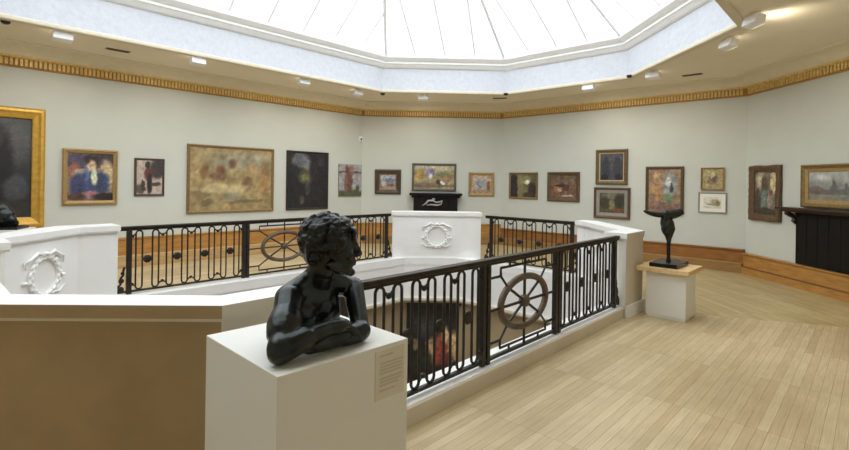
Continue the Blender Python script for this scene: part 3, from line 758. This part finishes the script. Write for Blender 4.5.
# ------------------------------------------------------------------ foreground plinth and bronze bust
PX, PY, PS, PH = -.446, 1.725, .63, .96
def frame45(name, label, cat, x, y, z, turn=0.0): return thing(name, label, cat, (x, y, z), PI / 4 + turn)
t = frame45('display_plinth', 'white square plinth in the foreground carrying the bronze bust of a youth', 'plinth', PX, PY, 0, -.03)
bm = bmesh.new(); box(bm, 0, PS, 0, .63, 0, PH, .003); obj('body', bm, PLINTH, t)
bm = bmesh.new(); box(bm, .443, .605, -.004, .0, .735, .94, 0); lab = obj('label', bm, CARD, t); lab['label'] = 'cream printed caption card'
bm = bmesh.new()
for zz, x1 in ((.918, .54), (.886, .595), (.872, .59), (.858, .596), (.844, .592), (.822, .595), (.808, .588), (.794, .57), (.772, .55)):
    box(bm, .466, x1, -.0052, -.004, zz - .004, zz + .004)
obj('text_lines', bm, PRINT, lab)

bust = frame45('bronze_bust', 'dark bronze bust of a curly haired youth with folded arms on the white plinth', 'sculpture', PX, PY, PH)
bm = bmesh.new()
V = Vector
# torso leaning on the plinth
ball(bm, (.345, .32, .09), (.135, .11, .15), None, 3); ball(bm, (.40, .28, .10), (.07, .07, .12), None, 2); ball(bm, (.31, .34, .02), (.125, .11, .09), None, 3)
ball(bm, (.255, .255, .115), (.075, .06, .07), None, 2); ball(bm, (.365, .255, .12), (.065, .055, .065), None, 2)
limb(bm, (.205, .27, .195), (.36, .31, .235), .058, .065); limb(bm, (.36, .31, .235), (.52, .285, .20), .065, .05)
limb(bm, (.345, .285, .22), (.352, .235, .335), .064, .056); ball(bm, (.33, .31, .17), (.13, .10, .10), None, 3)
limb(bm, (.35, .28, .28), (.225, .275, .21), .042, .045); limb(bm, (.36, .28, .28), (.51, .29, .215), .042, .042)
# his right arm (left in the picture): shoulder, elbow, forearm
SL, EL, WL = (.200, .255, .190), (.070, .095, .062), (.262, .058, .108)
limb(bm, SL, EL, .062, .05); limb(bm, EL, WL, .052, .031); ball(bm, EL, (.055, .055, .055)); limb(bm, (.064, .09, .05), (.16, .07, .085), .05, .046)
for q, r_ in ((.46, .0665), (.56, .071), (.66, .068)):      # rolled sleeve
    p = V(SL).lerp(V(EL), q); d = (V(EL) - V(SL)).normalized()
    limb(bm, p - d * .006, p + d * .006, r_, r_)
# his left arm (right in the picture)
SR, ER, WR = (.545, .265, .192), (.450, .09, .048), (.24, .075, .042)
limb(bm, SR, ER, .050, .038); limb(bm, ER, WR, .044, .032); ball(bm, ER, (.044, .044, .044))
limb(bm, (.44, .09, .045), (.34, .08, .045), .046, .04)
# right hand laid over the left forearm: palm, four fingers, thumb
limb(bm, WL, (.305, .052, .108), .03, .034); limb(bm, (.30, .045, .11), (.335, .055, .10), .030, .028)
for j, (du, ln) in enumerate(((.0, .050), (.018, .056), (.034, .052), (.048, .042))):
    a = V((.315 + du * .55, .06 - du * .15, .107 - j * .004)); b = a + V((ln * .75, -.022, -.014)); c = b + V((ln * .3, -.012, -.035))
    limb(bm, a, b, .0105, .0095); limb(bm, b, c, .0095, .008)
limb(bm, (.30, .075, .115), (.33, .09, .112), .012, .011); limb(bm, (.33, .09, .112), (.355, .092, .10), .011, .009)
# left hand tucked beneath the right arm
limb(bm, WR, (.185, .085, .04), .031, .03)
for j in range(4):
    a = V((.19, .06 + j * .016, .045)); b = a + V((-.045, -.004, -.006)); limb(bm, a, b, .0105, .009)
limb(bm, (.2, .10, .05), (.17, .115, .055), .011, .009)
fuse('body', bm, .0058, BRONZE, bust, 2, floor=.0)

# head in its own frame (x forward = face, y to the left, z up), turned to look right and slightly away
HC = V((.380, .205, .408)); HS = 1.06; fwd = V((.82, -.57, -.06)).normalized(); lat = V((0, 0, 1)).cross(fwd).normalized(); upv = fwd.cross(lat)
HM = Matrix(((fwd.x, lat.x, upv.x), (fwd.y, lat.y, upv.y), (fwd.z, lat.z, upv.z)))
def hp(x, y, z): return HC + HM @ V((x, y, z)) * HS
bm = bmesh.new()
def hb(x, y, z, rx, ry, rz, sub=2): ball(bm, hp(x, y, z), (rx * HS, ry * HS, rz * HS), HM, sub)
def hl(a, b, ra, rb): limb(bm, hp(*a), hp(*b), ra * HS, rb * HS, 10)
hb(-.02, 0, .03, .098, .076, .088, 3)            # skull
hb(.035, 0, -.01, .058, .062, .088, 3)           # face mass
hb(.042, 0, -.075, .050, .050, .046); hb(.058, 0, -.052, .040, .044, .052); hb(.02, 0, -.06, .05, .052, .05)             # jaw
hb(.082, 0, -.107, .020, .020, .017)             # chin
hl((.0, .045, -.07), (.065, .018, -.10), .022, .018); hl((.0, -.045, -.07), (.065, -.018, -.10), .022, .018)
hl((.082, .035, .028), (.088, .0, .026), .013, .014); hl((.082, -.035, .028), (.088, 0, .026), .013, .014)   # brow
hb(.080, 0, .055, .018, .045, .03)               # forehead
hl((.092, 0, .016), (.112, 0, -.028), .009, .013); hb(.104, .011, -.033, .012, .009, .009); hb(.104, -.011, -.033, .012, .009, .009)  # nose
hb(.094, 0, -.059, .010, .020, .008); hb(.092, 0, -.071, .010, .018, .008)    # lips
for s in (-1, 1):
    hb(.074, s * .031, .006, .013, .014, .010); hb(.066, s * .042, -.03, .022, .018, .022)   # eyes, cheeks
    hb(-.005, s * .075, -.01, .016, .010, .03); hb(.0, s * .079, -.035, .009, .007, .011)    # ears
limb(bm, (.350, .24, .30), (.360, .215, .37), .056, .055)
fuse('head', bm, .0042, BRONZE, bust, 3)
bm = bmesh.new(); rh = random.Random(11)
hb(-.028, 0, .045, .098, .078, .085, 3); hb(-.06, 0, -.02, .062, .066, .075, 3)
cnt = 0
while cnt < 210:
    v = V((rh.gauss(0, 1), rh.gauss(0, 1), rh.gauss(0, 1))).normalized()
    x, y, z = v
    if z < -.75: continue
    if x > .25 and z < .50 and abs(y) < .8: continue      # keep the face clear
    if x > .5 and z < .45: continue
    if x > -.1 and z < -.28: continue
    p = V((-.022 + x * .100, y * .082, .030 + z * (.088 if z > 0 else .115)))
    r = rh.uniform(.014, .026); cnt += 1; p = p * rh.uniform(.97, 1.05)
    # each lock is a short curl
    ax = v.cross(V((rh.gauss(0, 1), rh.gauss(0, 1), rh.gauss(0, 1)))).normalized(); e2 = v.cross(ax)
    a0 = rh.uniform(0, 6.28)
    pts = [hp(*(p + (ax * math.cos(a0 + q) + e2 * math.sin(a0 + q)) * r * .75 + v * .004 * q)) for q in (0, .9, 1.8, 2.7, 3.6)]
    tube(bm, pts, [r * .35, r * .5, r * .55, r * .5, r * .3], 7); ball(bm, hp(*(p - v * .004)), r * .85, None, 1)
fuse('hair', bm, .0042, BRONZEHAIR, bust, 1)

# ------------------------------------------------------------------ small plinth and bird sculpture by the right pier
t = frame45('display_plinth', 'low white plinth with an overhanging pale wooden top at the right', 'plinth', 3.345, 6.105, 0)
bm = bmesh.new(); box(bm, -.22, .20, -.26, .20, .03, .575, .003); obj('body', bm, PLINTH, t)
bm = bmesh.new(); box(bm, -.21, .19, -.25, .19, 0, .03); obj('recessed_base', bm, PLINTH, t)
bm = bmesh.new(); box(bm, -.30, .33, -.31, .30, .575, .63, .003); top = obj('top', bm, PALEWOOD, t); top['label'] = 'pale wooden top board'

b = frame45('bird_sculpture', 'dark bronze long legged bird like sculpture with a crescent head on the pale wooden top', 'sculpture', 3.31, 6.11, .63)
bm = bmesh.new(); box(bm, -.20, .28, -.19, .14, 0, .055, .006); obj('base', bm, BRONZE, b)
bm = bmesh.new()
C0 = V((.03, -.02, 0))
limb(bm, C0 + V((0, 0, .05)), C0 + V((0, 0, .12)), .035, .02); limb(bm, C0 + V((0, 0, .10)), C0 + V((0, 0, .30)), .022, .026)
limb(bm, C0 + V((0, 0, .20)), C0 + V((.012, 0, .34)), .016, .03)
ball(bm, C0 + V((-.01, .01, .50)), (.088, .08, .13), None, 3); limb(bm, C0 + V((0, 0, .34)), C0 + V((0, 0, .47)), .034, .078)
limb(bm, C0 + V((-.03, .03, .54)), C0 + V((-.03, .03, .665)), .066, .05)
fuse('figure', bm, .008, BRONZE, b, 3)
bm = bmesh.new()
d = V((.707, -.707, 0))                # crescent lies across the line of sight
pts = []; rs = []
for j in range(13):
    q = j / 12; s = -.33 + .50 * q; pts.append(C0 + d * s + V((0, 0, .675 - .03 * math.sin(q * PI) + .022 * abs(2 * q - 1) ** 3))); rs.append(.014 + .022 * math.sin(q * PI) ** .7 + (.03 * min(1, (q - .5) * 5) if q > .5 else 0))
tube(bm, pts, rs, 10)
fuse('crescent', bm, .008, BRONZE, b, 2)

# ------------------------------------------------------------------ dark head on a pedestal beyond the left pier
t = thing('display_pedestal', 'white pedestal half hidden behind the left pier', 'plinth', (-5.42, 6.75, 0), .3)
bm = bmesh.new(); box(bm, -.24, .24, -.24, .24, 0, .90, .004); box(bm, -.27, .27, -.27, .27, .90, .935, .004); obj('body', bm, PLINTH, t)
b = thing('reclining_bronze', 'dark bronze head cropped by the left edge of the picture', 'sculpture', (-5.42, 6.75, .935), .3)
bm = bmesh.new(); box(bm, -.22, .22, -.18, .18, 0, .035, .004); obj('base', bm, BRONZE, b)
bm = bmesh.new(); ball(bm, (-.02, 0, .17), (.15, .12, .15), None, 3); ball(bm, (-.05, 0, .27), (.13, .11, .10), None, 3); limb(bm, (.0, 0, .05), (.12, 0, .08), .06, .05); ball(bm, (.10, -.03, .13), (.06, .06, .05))
fuse('figure', bm, .01, BRONZE, b, 3, floor=.036)

# ------------------------------------------------------------------ picture seen on the lower storey through the railing
lo = thing('framed_painting', 'big dark painting with red and gold figures on the lower storey, seen through the railing', 'painting', (.70, WELL['B'] - .03, -1.73), 0)
obj('frame', frame_mesh(1.36, 1.9, [(0, 0), (0, -.05), (.04, -.06), (.08, -.03), (.08, 0)]), BLACKFR, lo)
paint_canvas(1.21, 1.75, (40, 34, 30), [(.3, .75, .3, .14, (62, 62, 66)), (.75, .78, .2, .12, (52, 50, 48)), (.55, .55, .14, .16, (190, 92, 60)), (.75, .5, .1, .2, (250, 206, 130)), (.6, .66, .06, .08, (250, 214, 150)), (.85, .35, .08, .2, (250, 186, 80)), (.45, .42, .14, .14, (180, 74, 56)), (.35, .5, .08, .14, (230, 180, 130)), (.2, .35, .16, .16, (44, 58, 46)), (.65, .3, .16, .12, (128, 56, 44)), (.5, .15, .5, .14, (60, 48, 38)), (.1, .55, .06, .06, (140, 120, 90))], .9, 31, lo, -.012)

# ------------------------------------------------------------------ ceiling fittings
def spotlight(label, x, y, k, power=SPOT_POWER, tilt=-1.1):
    n = nrm(k); rz = math.atan2(n.y, n.x) - PI / 2            # local +y points at the wall
    t = thing('ceiling_floodlight', label, 'ceiling light', (x, y, CZ - .002), rz, 'white floodlights under the gallery ceiling')
    bm = bmesh.new(); lathe(bm, [(.05, 0), (.05, -.015), (.012, -.02), (.012, -.05)], n=16); obj('mount', bm, PLASTIC, t)
    bm = bmesh.new(); box(bm, -.12, .12, -.065, .065, -.155, -.04, .012)
    h = obj('housing', bm, PLASTIC, t); h.rotation_euler = (-.25, 0, 0)
    bm = bmesh.new(); box(bm, -.10, .10, .0655, .071, -.145, -.05); obj('lens', bm, lamp_mat('lit_lens', SPOT_COLOR, 4.0), h)
    l = bpy.data.lights.new('flood', 'SPOT'); l.energy = power; l.color = SPOT_COLOR; l.spot_size = 2.5; l.spot_blend = 1.0; l.shadow_soft_size = .11
    o = bpy.data.objects.new('flood', l); COL.objects.link(o); o.parent = t; o.location = (0, .14, -.13); o.rotation_euler = (PI / 2 + tilt, 0, 0)
    return t
spotlight('white floodlight on the left ceiling, leftmost, over the blue coat portrait', -4.99, 7.18, 'A')
spotlight('white floodlight on the left ceiling, above the largest tan picture', -3.63, 8.48, 'A')
spotlight('white floodlight on the left ceiling, above the tall dark picture', -2.17, 10.06, 'A')
spotlight('white floodlight on the ceiling near the far left corner', -1.19, 11.15, 'A')
spotlight('white floodlight on the far ceiling, above the central fireplace', .34, 11.6, 'B')
spotlight('white floodlight on the right ceiling, above the stacked pair of pictures', 3.74, 10.0, 'C')
spotlight('white floodlight on the right ceiling, right of the one over the stacked pair', 4.46, 8.75, 'C')
spotlight('white floodlight on the ceiling just outside the right skylight corner', 4.5, 6.7, 'D')
spotlight('small white floodlight at the top right, topmost on the ceiling', 4.17, 5.74, 'D', 9, .3)

def vent(label, x, y, rz):
    t = thing('ceiling_vent', label, 'vent', (x, y, CZ), rz, 'dark slotted vents in the ceiling')
    bm = bmesh.new(); box(bm, -.17, .17, -.05, .05, -.012, -.001); obj('frame', bm, mat('vent_brown', (128, 112, 86), .5), t)
    bm = bmesh.new()
    for j in range(4): box(bm, -.15, .15, -.04 + j * .022, -.026 + j * .022, -.016, -.0125)
    obj('grille', bm, BLACKPL, t)
spotlight('added unseen fill light on the ceiling beside the near end of the right wall', 4.6, 3.6, 'D', 40)  # extra lamp out of view, added to brighten the room and floor
spotlight('added unseen fill light on the ceiling above the near end of the foreground railing', 1.9, 1.2, 'E', 30)  # second added lamp, unseen, fills the near side with light
vent('dark slotted vent in the left ceiling between two floodlights', -4.79, 8.19, PI / 4)
vent('dark slotted vent in the ceiling at the far right corner of the skylight', 2.24, 11.93, -.3)
vent('dark slotted vent in the right ceiling beyond the floodlights', 5.32, 8.99, -PI / 4)
for x, y, l in ((-5.46, 6.78, 'at the far left of the picture'), (-.62, 11.62, 'at the far left skylight corner'), (2.26, 11.29, 'at the far right skylight corner'), (4.2, 9.16, 'at the right skylight corner, between two floodlights')):
    t = thing('black_fitting', 'small black ceiling fitting ' + l, 'sensor', (x, y, CZ), 0, 'black fittings at the skylight corners')  # small black dome at each skylight corner, purpose not known
    bm = bmesh.new(); lathe(bm, [(.055, -.001), (.055, -.02), (.045, -.04), (.02, -.05)], n=16); obj('body', bm, BLACKPL, t, False)
t = thing('wall_sensor', 'small white wall sensor with a dark lens high in the far left corner', 'sensor'); place(t, 'A', 8.33, 2.78, .002)
bm = bmesh.new(); box(bm, -.05, .05, -.05, 0, -.06, .06, .008); obj('housing', bm, PLASTIC, t)
bm = bmesh.new(); ball(bm, (0, -.05, -.01), (.03, .02, .03)); obj('lens', bm, BLACKPL, t, True)
